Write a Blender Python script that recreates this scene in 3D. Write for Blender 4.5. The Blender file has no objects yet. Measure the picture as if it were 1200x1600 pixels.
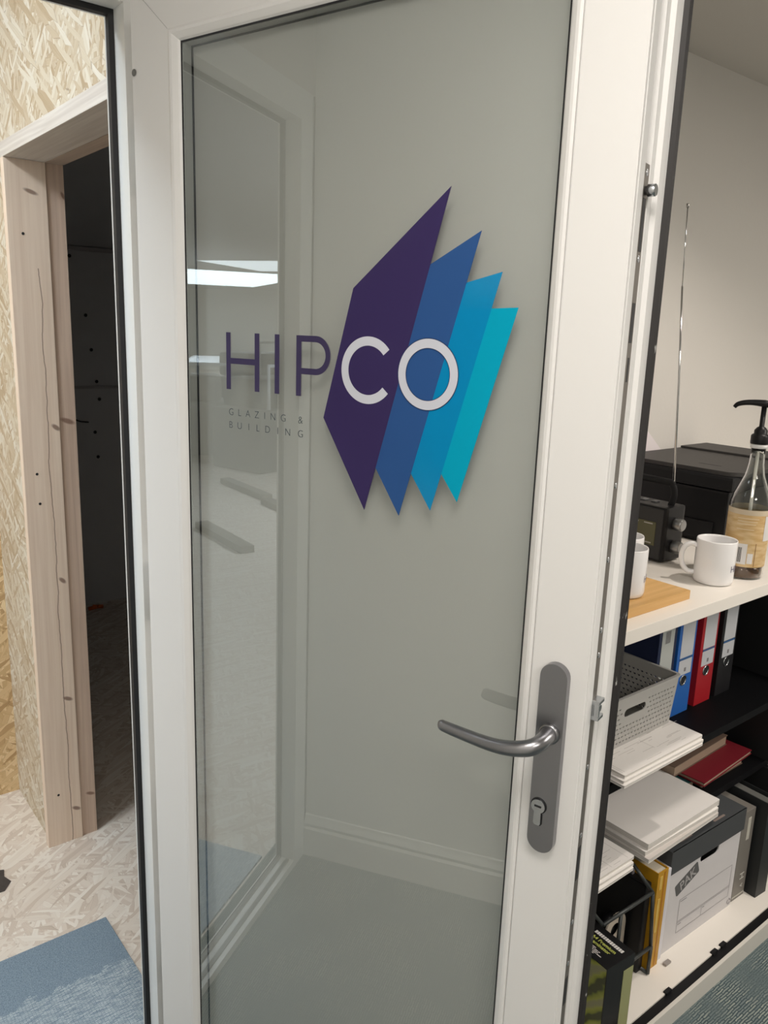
import bpy, bmesh, math, random
from mathutils import Vector, Matrix
random.seed(7)
C = bpy.context.scene.collection
PI = math.pi

# ---------------------------------------------------------------- camera
cam_d = bpy.data.cameras.new('camera'); cam = bpy.data.objects.new('camera', cam_d); C.objects.link(cam)
PIT, ROL, YAW = math.radians(12.834), math.radians(1.984), math.radians(38.938)
fw = Vector((math.sin(YAW)*math.cos(PIT), math.cos(YAW)*math.cos(PIT), -math.sin(PIT)))
rt = Vector((math.cos(YAW), -math.sin(YAW), 0)); up = rt.cross(fw)
r2 = rt*math.cos(ROL) + up*math.sin(ROL); u2 = -rt*math.sin(ROL) + up*math.cos(ROL)
M = Matrix(((r2.x, u2.x, -fw.x), (r2.y, u2.y, -fw.y), (r2.z, u2.z, -fw.z))).to_4x4()
M.translation = Vector((0, 0, 1.5)); cam.matrix_world = M
cam_d.sensor_fit = 'VERTICAL'; cam_d.sensor_height = 36; cam_d.sensor_width = 27
cam_d.lens = 1250.25/1600*36; cam_d.clip_start = .02; cam_d.clip_end = 100
bpy.context.scene.camera = cam

# ---------------------------------------------------------------- world, exposure, area lights
sc = bpy.context.scene
w = bpy.data.worlds.new('world'); sc.world = w; w.use_nodes = True
w.node_tree.nodes['Background'].inputs[0].default_value = (.8, .9, 1, 1)
w.node_tree.nodes['Background'].inputs[1].default_value = .05
sc.view_settings.view_transform = 'Standard'; sc.view_settings.look = 'None'
sc.view_settings.gamma = 1; sc.view_settings.use_curve_mapping = False
sc.view_settings.exposure = 0.0

def lamp(name, kind, loc, power, color, size=.1, aim=None, spot=None, sy=None):
    l = bpy.data.lights.new(name, kind); l.energy = power; l.color = color
    if kind == 'AREA':
        l.size = size
        if sy: l.shape = 'RECTANGLE'; l.size_y = sy
    else: l.shadow_soft_size = size
    if spot: l.spot_size = math.radians(spot); l.spot_blend = .6
    o = bpy.data.objects.new(name, l); C.objects.link(o); o.location = loc
    if aim: o.rotation_euler = (Vector(aim)-Vector(loc)).to_track_quat('-Z', 'Y').to_euler()
    return o
WARM = (1, .91, .82); COOL = (.86, .94, 1)
lamp('office_downlight_beam', 'SPOT', (1.85, .42, 2.19), 28, WARM, .03, (1.7, .6, 0), 130)
lamp('office_ceiling_glow', 'AREA', (.12, .10, 2.19), 9.5, WARM, .45, (.12, .10, 0))
lamp('office_middle_fill', 'AREA', (.25, -1.1, 2.19), 15, WARM, .5, (.25, -1.1, 0))  # added fill, evens the brightness down the door stile
lamp('office_far_fill', 'AREA', (2.4, -.8, 2.19), 34, WARM, .6, (2.4, -.8, 0))  # added fill, brightens the back wall above the cabinet
lamp('hall_panel_glow', 'AREA', (-.62, 1.68, 2.56), 32, COOL, .5, (-.62, 1.68, 0))
lamp('hall_side_glow', 'AREA', (-4.6, 2.25, 2.55), 110, COOL, 1.0, (-4.0, 2.6, 0))
lamp('hall_far_glow', 'AREA', (-9.5, 9.5, 2.55), 260, COOL, 2.4, (-9.5, 9.5, 0))

# ---------------------------------------------------------------- materials
def mat(name, color=(.8, .8, .8), rough=.5, metal=0, spec=.5, emit=None, es=0, trans=0, ior=1.45, bump=0, bscale=200, coat=0):
    m = bpy.data.materials.new(name); m.use_nodes = True; nt = m.node_tree; b = nt.nodes['Principled BSDF']
    b.inputs['Base Color'].default_value = (*color, 1); b.inputs['Roughness'].default_value = rough
    b.inputs['Metallic'].default_value = metal; b.inputs['Specular IOR Level'].default_value = spec
    b.inputs['Transmission Weight'].default_value = trans; b.inputs['IOR'].default_value = ior
    b.inputs['Coat Weight'].default_value = coat
    if emit: b.inputs['Emission Color'].default_value = (*emit, 1); b.inputs['Emission Strength'].default_value = es
    if bump:
        tc = nt.nodes.new('ShaderNodeTexCoord'); n = nt.nodes.new('ShaderNodeTexNoise'); n.inputs['Scale'].default_value = bscale
        bp = nt.nodes.new('ShaderNodeBump'); bp.inputs['Strength'].default_value = bump; bp.inputs['Distance'].default_value = .002
        nt.links.new(tc.outputs['Object'], n.inputs['Vector']); nt.links.new(n.outputs[0], bp.inputs['Height']); nt.links.new(bp.outputs[0], b.inputs['Normal'])
    return m

class NT:
    def __init__(s, m): s.t = m.node_tree; s.b = s.t.nodes['Principled BSDF']
    def n(s, k, **kw):
        o = s.t.nodes.new(k)
        for a, v in kw.items(): setattr(o, a, v)
        return o
    def l(s, a, b): s.t.links.new(a, b)
    def math(s, op, a, b=0, c=0):
        o = s.n('ShaderNodeMath', operation=op)
        for i, v in enumerate((a, b, c)):
            if hasattr(v, 'links'): s.l(v, o.inputs[i])
            else: o.inputs[i].default_value = v
        return o.outputs[0]
    def mix(s, f, a, b, bt='MIX'):
        o = s.n('ShaderNodeMix', data_type='RGBA', blend_type=bt)
        for i, v in ((0, f), (6, a), (7, b)):
            if hasattr(v, 'links'): s.l(v, o.inputs[i])
            elif i: o.inputs[i].default_value = (*v, 1)
            else: o.inputs[i].default_value = v
        return o.outputs[2]
    def ramp(s, f, stops):
        o = s.n('ShaderNodeValToRGB'); e = o.color_ramp.elements
        while len(e) > 1: e.remove(e[0])
        e[0].position = stops[0][0]; e[0].color = (*stops[0][1], 1)
        for p, c in stops[1:]: q = e.new(p); q.color = (*c, 1)
        s.l(f, o.inputs[0]); return o.outputs[0]

def osb(name, plane, cols, dark, seams=None):
    m = mat(name, rough=.6, spec=.3); T = NT(m)
    tc = T.n('ShaderNodeTexCoord'); sp = T.n('ShaderNodeSeparateXYZ'); T.l(tc.outputs['Object'], sp.inputs[0])
    u = sp.outputs['XYZ'.index(plane[0])]; v = sp.outputs['XYZ'.index(plane[1])]
    cv = T.n('ShaderNodeCombineXYZ'); T.l(u, cv.inputs[0]); T.l(v, cv.inputs[1])
    nz = T.n('ShaderNodeTexNoise'); nz.inputs['Scale'].default_value = 9; nz.inputs['Detail'].default_value = 3; T.l(cv.outputs[0], nz.inputs['Vector'])
    wv = T.n('ShaderNodeVectorMath', operation='MULTIPLY_ADD'); T.l(nz.outputs['Color'], wv.inputs[0]); wv.inputs[1].default_value = (.02, .02, 0); T.l(cv.outputs[0], wv.inputs[2])
    col = None; hb = None
    for i, (ang, off, k) in enumerate(((90, 0, 1.1), (5, 3, 1), (-70, 7, .9), (62, 11, .85), (-35, 17, 1.1), (33, 23, .8))):
        mp = T.n('ShaderNodeMapping'); mp.vector_type = 'TEXTURE'; T.l(wv.outputs[0], mp.inputs[0])
        mp.inputs['Rotation'].default_value = (0, 0, math.radians(ang)); mp.inputs['Location'].default_value = (off, off, 0)
        mp.inputs['Scale'].default_value = (.085/k, .0105/k, 1)
        vo = T.n('ShaderNodeTexVoronoi'); vo.inputs['Scale'].default_value = 1; vo.voronoi_dimensions = '2D'; T.l(mp.outputs[0], vo.inputs['Vector'])
        ve = T.n('ShaderNodeTexVoronoi'); ve.feature = 'DISTANCE_TO_EDGE'; ve.inputs['Scale'].default_value = 1; ve.voronoi_dimensions = '2D'; T.l(mp.outputs[0], ve.inputs['Vector'])
        s3 = T.n('ShaderNodeSeparateColor'); T.l(vo.outputs['Color'], s3.inputs[0])
        gr = T.n('ShaderNodeTexNoise'); gr.inputs['Scale'].default_value = 2.2; gr.inputs['Detail'].default_value = 5
        m2 = T.n('ShaderNodeMapping'); T.l(mp.outputs[0], m2.inputs[0]); m2.inputs['Scale'].default_value = (.5, 7, 1); T.l(m2.outputs[0], gr.inputs['Vector'])
        f = T.math('MULTIPLY_ADD', gr.outputs[0], .7, T.math('MULTIPLY_ADD', s3.outputs[0], .8, -.22))
        c = T.ramp(f, [(0, cols[0]), (.35, cols[1]), (.7, cols[2]), (1, cols[3])])
        e = T.n('ShaderNodeMapRange'); T.l(ve.outputs['Distance'], e.inputs[0]); e.inputs[1].default_value = 0; e.inputs[2].default_value = .05; e.inputs[3].default_value = .8; e.inputs[4].default_value = 0
        c = T.mix(T.math('MULTIPLY', e.outputs[0], T.math('POWER', s3.outputs[2], 2.)), c, dark)
        if col is None: col = c
        else: col = T.mix(T.math('GREATER_THAN', s3.outputs[1], .66), col, c)
    if seams:
        for ax, p in seams:
            q = {'X': 0, 'Y': 1, 'Z': 2}[ax]
            d = T.math('ABSOLUTE', T.math('SUBTRACT', sp.outputs[q], p))
            col = T.mix(T.math('LESS_THAN', d, .0015), col, tuple(x*.3 for x in dark))
    T.l(col, T.b.inputs['Base Color'])
    bp = T.n('ShaderNodeBump'); bp.inputs['Strength'].default_value = .35; bp.inputs['Distance'].default_value = .001
    T.l(col, bp.inputs['Height']); T.l(bp.outputs[0], T.b.inputs['Normal'])
    return m

def wood(name, axis, c1, c2, scale=1, rings=None, crack=None, knots=(), rough=.5):
    m = mat(name, rough=rough, spec=.3); T = NT(m)
    tc = T.n('ShaderNodeTexCoord'); sp = T.n('ShaderNodeSeparateXYZ'); T.l(tc.outputs['Object'], sp.inputs[0])
    mp = T.n('ShaderNodeMapping'); T.l(tc.outputs['Object'], mp.inputs[0])
    mp.inputs['Scale'].default_value = tuple(3*scale if a == axis else 110*scale for a in 'XYZ')
    nz = T.n('ShaderNodeTexNoise'); nz.inputs['Scale'].default_value = 1; nz.inputs['Detail'].default_value = 4; nz.inputs['Distortion'].default_value = .5; T.l(mp.outputs[0], nz.inputs['Vector'])
    col = T.ramp(nz.outputs[0], [(.3, c1), (.7, c2)])
    if rings:
        wv = T.n('ShaderNodeTexWave'); wv.wave_type = 'BANDS'; wv.bands_direction = rings; wv.inputs['Scale'].default_value = 30
        wv.inputs['Distortion'].default_value = 5; wv.inputs['Detail'].default_value = 1.5; wv.inputs['Detail Scale'].default_value = .35
        m3 = T.n('ShaderNodeMapping'); T.l(tc.outputs['Object'], m3.inputs[0]); m3.inputs['Scale'].default_value = tuple(.35 if a == axis else 1 for a in 'XYZ')
        T.l(m3.outputs[0], wv.inputs['Vector'])
        col = T.mix(T.math('MULTIPLY', wv.outputs[1], .45), col, c1)
    if crack:
        ax, x0, wid, zlo, zhi = crack
        n2 = T.n('ShaderNodeTexNoise'); n2.inputs['Scale'].default_value = 5; n2.noise_dimensions = '1D'; n2.inputs['Detail'].default_value = 5; T.l(sp.outputs[2], n2.inputs['W'])
        d = T.math('ABSOLUTE', T.math('SUBTRACT', T.math('SUBTRACT', sp.outputs['XYZ'.index(ax)], x0), T.math('MULTIPLY', T.math('SUBTRACT', n2.outputs[0], .5), .02)))
        msk = T.math('MULTIPLY', T.math('LESS_THAN', d, wid), T.math('MULTIPLY', T.math('GREATER_THAN', sp.outputs[2], zlo), T.math('LESS_THAN', sp.outputs[2], zhi)))
        col = T.mix(T.math('MULTIPLY', msk, .7), col, (.13, .07, .045))
    for (ax, x, z, rx, rz) in knots:
        a = T.math('DIVIDE', T.math('SUBTRACT', sp.outputs['XYZ'.index(ax)], x), rx)
        b = T.math('DIVIDE', T.math('ADD', T.math('SUBTRACT', sp.outputs[2], z), T.math('MULTIPLY', a, rz*.8)), rz)
        r = T.math('SQRT', T.math('ADD', T.math('MULTIPLY', a, a), T.math('MULTIPLY', b, b)))
        k = T.n('ShaderNodeMapRange'); T.l(r, k.inputs[0]); k.inputs[1].default_value = .6; k.inputs[2].default_value = 1.1; k.inputs[3].default_value = .75; k.inputs[4].default_value = 0
        col = T.mix(k.outputs[0], col, (.16, .08, .055))
    T.l(col, T.b.inputs['Base Color'])
    return m

def carpet(name, c_hi, c_lo, c_mid, patch=None, row=.011, rot=0):
    m = mat(name, rough=.95, spec=.1); T = NT(m)
    tc = T.n('ShaderNodeTexCoord')
    mp = T.n('ShaderNodeMapping'); T.l(tc.outputs['Object'], mp.inputs[0]); mp.inputs['Rotation'].default_value = (0, 0, rot)
    nz = T.n('ShaderNodeTexNoise'); nz.inputs['Scale'].default_value = 60; nz.inputs['Detail'].default_value = 3; T.l(mp.outputs[0], nz.inputs['Vector'])
    w = T.n('ShaderNodeVectorMath', operation='MULTIPLY_ADD'); T.l(nz.outputs['Color'], w.inputs[0]); w.inputs[1].default_value = (.006, .006, 0); T.l(mp.outputs[0], w.inputs[2])
    br = T.n('ShaderNodeTexBrick'); T.l(w.outputs[0], br.inputs['Vector']); br.inputs['Scale'].default_value = 1
    br.inputs['Brick Width'].default_value = row*2.6; br.inputs['Row Height'].default_value = row*.42; br.inputs['Mortar Size'].default_value = row*.11
    br.inputs['Color1'].default_value = (*c_hi, 1); br.inputs['Color2'].default_value = (*c_mid, 1); br.inputs['Mortar'].default_value = (*c_lo, 1)
    n2 = T.n('ShaderNodeTexNoise'); n2.inputs['Scale'].default_value = 7; n2.inputs['Detail'].default_value = 6; T.l(mp.outputs[0], n2.inputs['Vector'])
    n3 = T.n('ShaderNodeTexNoise'); n3.inputs['Scale'].default_value = 420; T.l(mp.outputs[0], n3.inputs['Vector'])
    flat = T.ramp(n3.outputs[0], [(.3, c_lo), (.7, c_mid)])
    k = T.n('ShaderNodeMapRange'); T.l(n2.outputs[0], k.inputs[0]); k.inputs[1].default_value = .42; k.inputs[2].default_value = .56
    k.inputs[3].default_value = .15; k.inputs[4].default_value = .85
    f = k.outputs[0]
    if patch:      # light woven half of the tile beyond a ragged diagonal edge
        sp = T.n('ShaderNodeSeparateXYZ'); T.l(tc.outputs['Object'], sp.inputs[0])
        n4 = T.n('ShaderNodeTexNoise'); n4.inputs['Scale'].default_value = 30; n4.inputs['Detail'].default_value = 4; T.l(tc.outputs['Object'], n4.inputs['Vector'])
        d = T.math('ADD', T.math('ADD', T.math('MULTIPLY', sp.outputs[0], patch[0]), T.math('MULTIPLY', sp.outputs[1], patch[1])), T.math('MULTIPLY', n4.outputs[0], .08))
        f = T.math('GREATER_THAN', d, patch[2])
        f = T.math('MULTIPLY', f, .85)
    col = T.mix(f, flat, br.outputs['Color'])
    T.l(col, T.b.inputs['Base Color'])
    bp = T.n('ShaderNodeBump'); bp.inputs['Strength'].default_value = .6; bp.inputs['Distance'].default_value = .002
    T.l(n3.outputs[0], bp.inputs['Height']); T.l(bp.outputs[0], T.b.inputs['Normal'])
    return m

def sheets(name, c, dark, freq=700):     # edge of a pile of sheets: fine horizontal lines
    m = mat(name, c, .8, spec=.2); T = NT(m); tc = T.n('ShaderNodeTexCoord')
    sp = T.n('ShaderNodeSeparateXYZ'); T.l(tc.outputs['Object'], sp.inputs[0])
    n = T.n('ShaderNodeTexNoise'); n.noise_dimensions = '1D'; n.inputs['Scale'].default_value = freq; T.l(sp.outputs[2], n.inputs['W'])
    T.l(T.ramp(n.outputs[0], [(.35, dark), (.6, c)]), T.b.inputs['Base Color']); return m

U = mat('white_upvc', (.76, .755, .745), .42)
UF = mat('white_upvc_frame', (.76, .77, .76), .35)
BLK = mat('black_rubber', (.012, .012, .014), .5)
def dusty():
    m = mat('dusty_rubber', (.02, .018, .018), .55); T = NT(m); tc = T.n('ShaderNodeTexCoord')
    n = T.n('ShaderNodeTexNoise'); n.inputs['Scale'].default_value = 160; n.inputs['Detail'].default_value = 6
    mp = T.n('ShaderNodeMapping'); mp.inputs['Scale'].default_value = (1, 1, .25); T.l(tc.outputs['Object'], mp.inputs[0]); T.l(mp.outputs[0], n.inputs['Vector'])
    T.l(T.ramp(n.outputs[0], [(.66, (.02, .018, .018)), (.72, (.5, .5, .48))]), T.b.inputs['Base Color']); return m
DUST = dusty()
SATIN = mat('satin_metal', (.30, .30, .315), .3, 1)
STEEL = mat('steel', (.42, .41, .39), .38, 1)
DULL = mat('dull_strip_metal', (.22, .20, .18), .45, .8)
ZINC = mat('zinc', (.5, .52, .54), .25, 1)
PAINT = mat('wall_paint', (.68, .655, .615), .85, spec=.15, bump=.15, bscale=90)
PAINT2 = mat('wall_paint_white', (.83, .82, .79), .85, spec=.15, bump=.15, bscale=90)
CEIL = mat('ceiling_paint', (.58, .56, .52), .9, spec=.1)
SKIRT = mat('skirting_gloss', (.8, .79, .76), .3)
DARKB = mat('dark_plasterboard', (.50, .50, .51), .9, spec=.1)
OSBW = osb('osb_wall', 'YZ', [(.38, .275, .165), (.53, .43, .305), (.63, .56, .445), (.72, .68, .60)], (.20, .13, .08))
OSBC = osb('osb_wall_side', 'XZ', [(.36, .22, .10), (.55, .38, .20), (.70, .52, .30), (.80, .65, .42)], (.22, .13, .06))
OSBF = osb('osb_floor', 'XY', [(.52, .43, .35), (.66, .57, .49), (.74, .67, .59), (.82, .77, .70)], (.36, .28, .22), seams=None)
CARP = carpet('carpet_weave', (.36, .39, .34), (.055, .08, .09), (.17, .21, .215), row=.013, rot=.0)
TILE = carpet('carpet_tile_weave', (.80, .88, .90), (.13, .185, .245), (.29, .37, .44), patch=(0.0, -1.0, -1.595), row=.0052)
CWHITE = mat('white_laminate', (.80, .76, .70), .38)
CEDGE = mat('white_laminate_edge', (.62, .60, .55), .45)
CBLK = mat('black_laminate', (.006, .006, .007), .6, spec=.12)
PAPER = mat('paper', (.82, .79, .76), .85, spec=.2)
PAPERG = mat('paper_grey', (.60, .56, .53), .85, spec=.2)
PEDGE = sheets('paper_edges', (.80, .77, .73), (.42, .39, .36))
INK = mat('ink_grey', (.22, .21, .22), .8)
BLACKP = mat('black_plastic', (.008, .008, .009), .4, spec=.3)
BLACKM = mat('black_matt_plastic', (.012, .012, .013), .6, spec=.25)
PRT = mat('printer_top_plastic', (.045, .042, .040), .5, spec=.4, bump=.3, bscale=900)
CER = mat('white_ceramic', (.80, .79, .79), .12, coat=.4)
PURP = mat('logo_ink_purple', (.05, .035, .10), .4)

# ---------------------------------------------------------------- mesh helpers
def box(bm, x0, x1, y0, y1, z0, z1, bev=0):
    g = bmesh.ops.create_cube(bm, size=1)
    for v in g['verts']: v.co = Vector((x0+(v.co.x+.5)*(x1-x0), y0+(v.co.y+.5)*(y1-y0), z0+(v.co.z+.5)*(z1-z0)))
    if bev:
        es = {e for v in g['verts'] for e in v.link_edges}
        bmesh.ops.bevel(bm, geom=list(es), offset=bev, segments=2, affect='EDGES', profile=.7)
def B(*a, **k): bm = bmesh.new(); box(bm, *a, **k); return bm
def tube(bm, pts, r, seg=12, cap=True, sx=1.0, flat=None):
    pts = [Vector(p) for p in pts]; rs = r if isinstance(r, (list, tuple)) else [r]*len(pts); rings = []
    up = None
    for i, p in enumerate(pts):
        d = (pts[min(i+1, len(pts)-1)] - pts[max(i-1, 0)]).normalized()
        if up is None: up = Vector((0, 0, 1)) if abs(d.z) < .9 else Vector((1, 0, 0))
        a = d.cross(up).normalized(); b = a.cross(d).normalized(); up = b
        rr = rs[i] if isinstance(rs[i], tuple) else (rs[i], rs[i])
        rings.append([bm.verts.new(p + a*math.cos(t)*rr[0] + b*math.sin(t)*rr[1]) for t in [2*PI*k/seg for k in range(seg)]])
    for a, b in zip(rings, rings[1:]):
        for k in range(seg): bm.faces.new((a[k], a[(k+1) % seg], b[(k+1) % seg], b[k])).smooth = True
    if cap: bm.faces.new(rings[0][::-1]); bm.faces.new(rings[-1])
    return bm
def Tb(pts, r, **k): return tube(bmesh.new(), pts, r, **k)
def lathe(bm, prof, seg=40, c=(0, 0, 0), cap0=True, cap1=False, T=None):
    rings = []
    for r, z in prof:
        ring = []
        for k in range(seg):
            v = Vector((r*math.cos(2*PI*k/seg), r*math.sin(2*PI*k/seg), z))
            if T: v = T @ v
            ring.append(bm.verts.new(v+Vector(c)))
        rings.append(ring)
    for a, b in zip(rings, rings[1:]):
        for k in range(seg): bm.faces.new((a[k], a[(k+1) % seg], b[(k+1) % seg], b[k])).smooth = True
    if cap0: bm.faces.new(rings[0][::-1])
    if cap1: bm.faces.new(rings[-1])
    return bm
def Lt(prof, **k): return lathe(bmesh.new(), prof, **k)
def poly(outlines, thick, T):    # flat outline with holes, given depth; outline in (x, y), T maps to place
    cu = bpy.data.curves.new('o', 'CURVE'); cu.dimensions = '2D'; cu.fill_mode = 'BOTH'; cu.extrude = thick/2
    for pts in outlines:
        s = cu.splines.new('POLY'); s.points.add(len(pts)-1); s.use_cyclic_u = True
        for p, q in zip(s.points, pts): p.co = (q[0], q[1], 0, 1)
    o = bpy.data.objects.new('o', cu); me = bpy.data.meshes.new_from_object(o); bm = bmesh.new(); bm.from_mesh(me)
    bpy.data.objects.remove(o); bpy.data.curves.remove(cu); bpy.data.meshes.remove(me)
    bm.transform(T); return bm
def text(s, size, T, thick=.0002, spacing=1, fat=0):
    cu = bpy.data.curves.new('t', 'FONT'); cu.body = s; cu.size = size; cu.extrude = thick; cu.space_character = spacing; cu.align_x = 'LEFT'; cu.offset = fat
    o = bpy.data.objects.new('t', cu); me = bpy.data.meshes.new_from_object(o); bm = bmesh.new(); bm.from_mesh(me)
    bpy.data.objects.remove(o); bpy.data.curves.remove(cu); bpy.data.meshes.remove(me)
    bm.transform(T); return bm
def join(*bms):
    out = bmesh.new()
    for b in bms:
        me = bpy.data.meshes.new('j'); b.to_mesh(me); out.from_mesh(me); b.free(); bpy.data.meshes.remove(me)
    return out
def basis(origin, ux, uy):       # 2D outline plane: x -> ux, y -> uy, depth -> ux x uy
    ux = Vector(ux).normalized(); uy = Vector(uy).normalized(); uz = ux.cross(uy)
    T = Matrix(((ux.x, uy.x, uz.x), (ux.y, uy.y, uz.y), (ux.z, uy.z, uz.z))).to_4x4(); T.translation = Vector(origin); return T
def circ(cx, cy, r, n=32, a0=0, a1=2*PI): return [(cx+r*math.cos(a0+(a1-a0)*i/n), cy+r*math.sin(a0+(a1-a0)*i/n)) for i in range(n)]
def stadium(cx, cy, w, h, n=10):   # upright if h > w
    if h >= w: r = w/2; return [(cx+r*math.cos(a), cy+(h/2-r)+r*math.sin(a)) for a in [PI*i/n for i in range(n+1)]] + [(cx-r*math.cos(a), cy-(h/2-r)-r*math.sin(a)) for a in [PI*i/n for i in range(n+1)]]
    r = h/2; return [(cx+(w/2-r)+r*math.sin(a), cy-r*math.cos(a)) for a in [PI*i/n for i in range(n+1)]] + [(cx-(w/2-r)-r*math.sin(a), cy+r*math.cos(a)) for a in [PI*i/n for i in range(n+1)]]
def rrect(x0, x1, y0, y1, r, n=5):
    out = []
    for cx, cy, a in ((x1-r, y1-r, 0), (x0+r, y1-r, PI/2), (x0+r, y0+r, PI), (x1-r, y0+r, 1.5*PI)):
        out += [(cx+r*math.cos(a+PI/2*i/n), cy+r*math.sin(a+PI/2*i/n)) for i in range(n+1)]
    return out
def sweep(bm, xr, zr, prof, ks=(1, 1, 1, 1)):   # mitred rectangular frame in the local XZ plane; prof = (inset w, depth y); ks = scale of w at left, right, bottom, top
    loops = []
    for w_, y in prof:
        kl, kr, kb, kt = ks if w_ > 0 else (1, 1, 1, 1)
        x0, x1, z0, z1 = xr[0]+w_*kl, xr[1]-w_*kr, zr[0]+w_*kb, zr[1]-w_*kt
        loops.append([bm.verts.new(p) for p in ((x0, y, z0), (x1, y, z0), (x1, y, z1), (x0, y, z1))])
    n = len(loops)
    for i in range(n):
        a, b = loops[i], loops[(i+1) % n]
        for k in range(4): bm.faces.new((a[k], a[(k+1) % 4], b[(k+1) % 4], b[k]))
    bmesh.ops.recalc_face_normals(bm, faces=bm.faces)
    return bm

def obj(name, bm, m, parent=None, loc=None, kind=None, fix=True):
    if fix: bmesh.ops.recalc_face_normals(bm, faces=bm.faces)
    if loc is not None: bmesh.ops.translate(bm, verts=bm.verts, vec=-Vector(loc))
    me = bpy.data.meshes.new(name); bm.to_mesh(me); bm.free(); me.materials.append(m)
    o = bpy.data.objects.new(name, me); C.objects.link(o)
    if loc is not None: o.location = loc
    if parent: o.parent = parent
    if kind: o['kind'] = kind
    return o
def tag(o, label, cat, group=None):
    o['label'] = label; o['category'] = cat
    if group: o['group'] = group
    return o
def thing(name, label, cat, loc, rz=0, group=None):
    o = bpy.data.objects.new(name, None); C.objects.link(o); o.location = loc; o.rotation_euler = (0, 0, rz); o.empty_display_size = .05
    return tag(o, label, cat, group)
def struct(name, bm, m, parent=None): return obj(name, bm, m, parent, kind=None if parent else 'structure')
def copy_tree(o, parent=None):
    c = o.copy(); C.objects.link(c)
    if parent: c.parent = parent
    for ch in list(o.children): copy_tree(ch, c)
    return c

# ================================================================= THE ROOM SHELL
YW = 1.302        # office face of the wall that holds the door frame
XL = -.335        # office wall beside the doorway
HC = 2.222        # office ceiling
HH = 2.6          # hall ceiling
struct('floor', B(XL-.1, 3.6, -3.2, YW+.098, -.05, 0), CARP)
struct('floor_hall', B(-22, 3.4, YW+.098, 16, -.05, 0), OSBF)
struct('ceiling', B(XL, 3.6, -3.2, YW, HC, HC+.05), CEIL)
struct('ceiling_hall', B(-22, .667, YW+.098, 16, HH, HH+.05), mat('hall_ceiling', (.36, .36, .36), .9))
struct('wall_left', B(XL-.1, XL, -3.2, YW, 0, HC), PAINT2)
struct('wall_front', B(XL-.1, 3.6, -3.3, -3.2, 0, HC), PAINT2)
struct('wall_right', B(3.6, 3.7, -3.3, YW+.098, 0, HC), PAINT2)
struct('wall_back', join(B(.582, 3.6, YW, YW+.098, 0, HC+.4), B(XL-.1, .582, YW, YW+.098, 2.032, HC+.4)), PAINT)
struct('wall_hall_near', B(-22, XL, YW+.02, YW+.098, 0, HH), PAINT2)
struct('wall_hall_side', join(B(.567, .640, 2.205, 2.60, 0, HH), B(.567, .640, YW+.098, 2.205, 1.907, HH), B(.567, .640, YW+.098, 1.435, 0, 1.907)), OSBW)
struct('wall_hall_end', B(-.42, .567, 2.541, 2.60, 0, HH), OSBC)
struct('wall_hall_back', B(-22, -.42, 15.9, 16, 0, HH), mat('hall_white', (.5, .5, .48), .9))
struct('wall_hall_left', B(-22.1, -22, YW, 16, 0, HH), mat('hall_white_left', (.5, .5, .48), .9))
struct('wall_hall_right', B(-.47, -.42, 2.60, 16, 0, HH), mat('hall_white_right', (.5, .5, .48), .9))
# dark store room behind the timber doorway
struct('wall_store_back', B(.64, 3.4, 4.17, 4.25, 0, 1.85), DARKB)
struct('wall_store_right', B(3.3, 3.4, YW+.098, 4.25, 0, HH+.1), DARKB)
struct('wall_store_left', B(.58, .66, 2.60, 4.25, 0, HH+.1), DARKB)
bm = bmesh.new()
for y, z in ((4.2, 1.84), (4.2, 1.90), (1.40, 2.72), (1.40, 2.66)):
    for x in (.64, 3.4): bm.verts.new((x, y, z))
bm.verts.ensure_lookup_table(); V = bm.verts
for f in ((0, 1, 3, 2), (2, 3, 5, 4), (4, 5, 7, 6), (6, 7, 1, 0), (0, 2, 4, 6), (1, 7, 5, 3)): bm.faces.new([V[i] for i in f])
struct('ceiling_store', bm, DARKB)
struct('trim_1', join(B(.9, 3.2, 4.158, 4.17, 1.155, 1.168), B(.9, 3.2, 4.155, 4.17, 1.828, 1.846)), mat('dark_joint', (.36, .34, .35), .9))

# skirting with a stepped, moulded top on the wall beside the doorway
bm = bmesh.new()
prof = [(0, 0), (.016, 0), (.016, .085), (.011, .092), (.013, .102), (.006, .116), (.004, .124), (0, .126)]
a = [bm.verts.new((XL+x, YW, z)) for x, z in prof]; b = [bm.verts.new((XL+x, -3.2, z)) for x, z in prof]
for k in range(len(prof)-1): bm.faces.new((a[k], a[k+1], b[k+1], b[k]))
struct('baseboard_left', bm, SKIRT)
struct('baseboard_right', B(3.584, 3.6, -3.2, YW, 0, .12, bev=.004), SKIRT)

# fixed white frame of the doorway
bm = bmesh.new()
fr = struct('trim_2', sweep(bm, (-.258, .5155), (.022, 1.966), [(0, YW), (-.066, YW), (-.066, YW+.053), (.0105, YW+.053), (.0105, YW+.051), (0, YW+.045)]), UF)
fr['label'] = 'white plastic outer frame of the doorway, hinge jamb behind the open door'
bm = bmesh.new()
struct('frame_gasket', sweep(bm, (-.258, .5155), (.022, 1.966), [(0, YW+.0405), (.0085, YW+.0415), (.0095, YW+.0505), (0, YW+.0448)]), BLK, fr)
struct('threshold_strip', join(B(-.25, .51, YW+.012, YW+.022, .0, .028), B(-.25, .51, YW+.040, YW+.048, .0, .032)), STEEL, fr)
struct('hinge', join(*[Tb([(.545, YW-.022, z-.05), (.545, YW-.022, z+.05)], .009) for z in (.30, 1.05, 1.75)]), U, fr)

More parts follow.
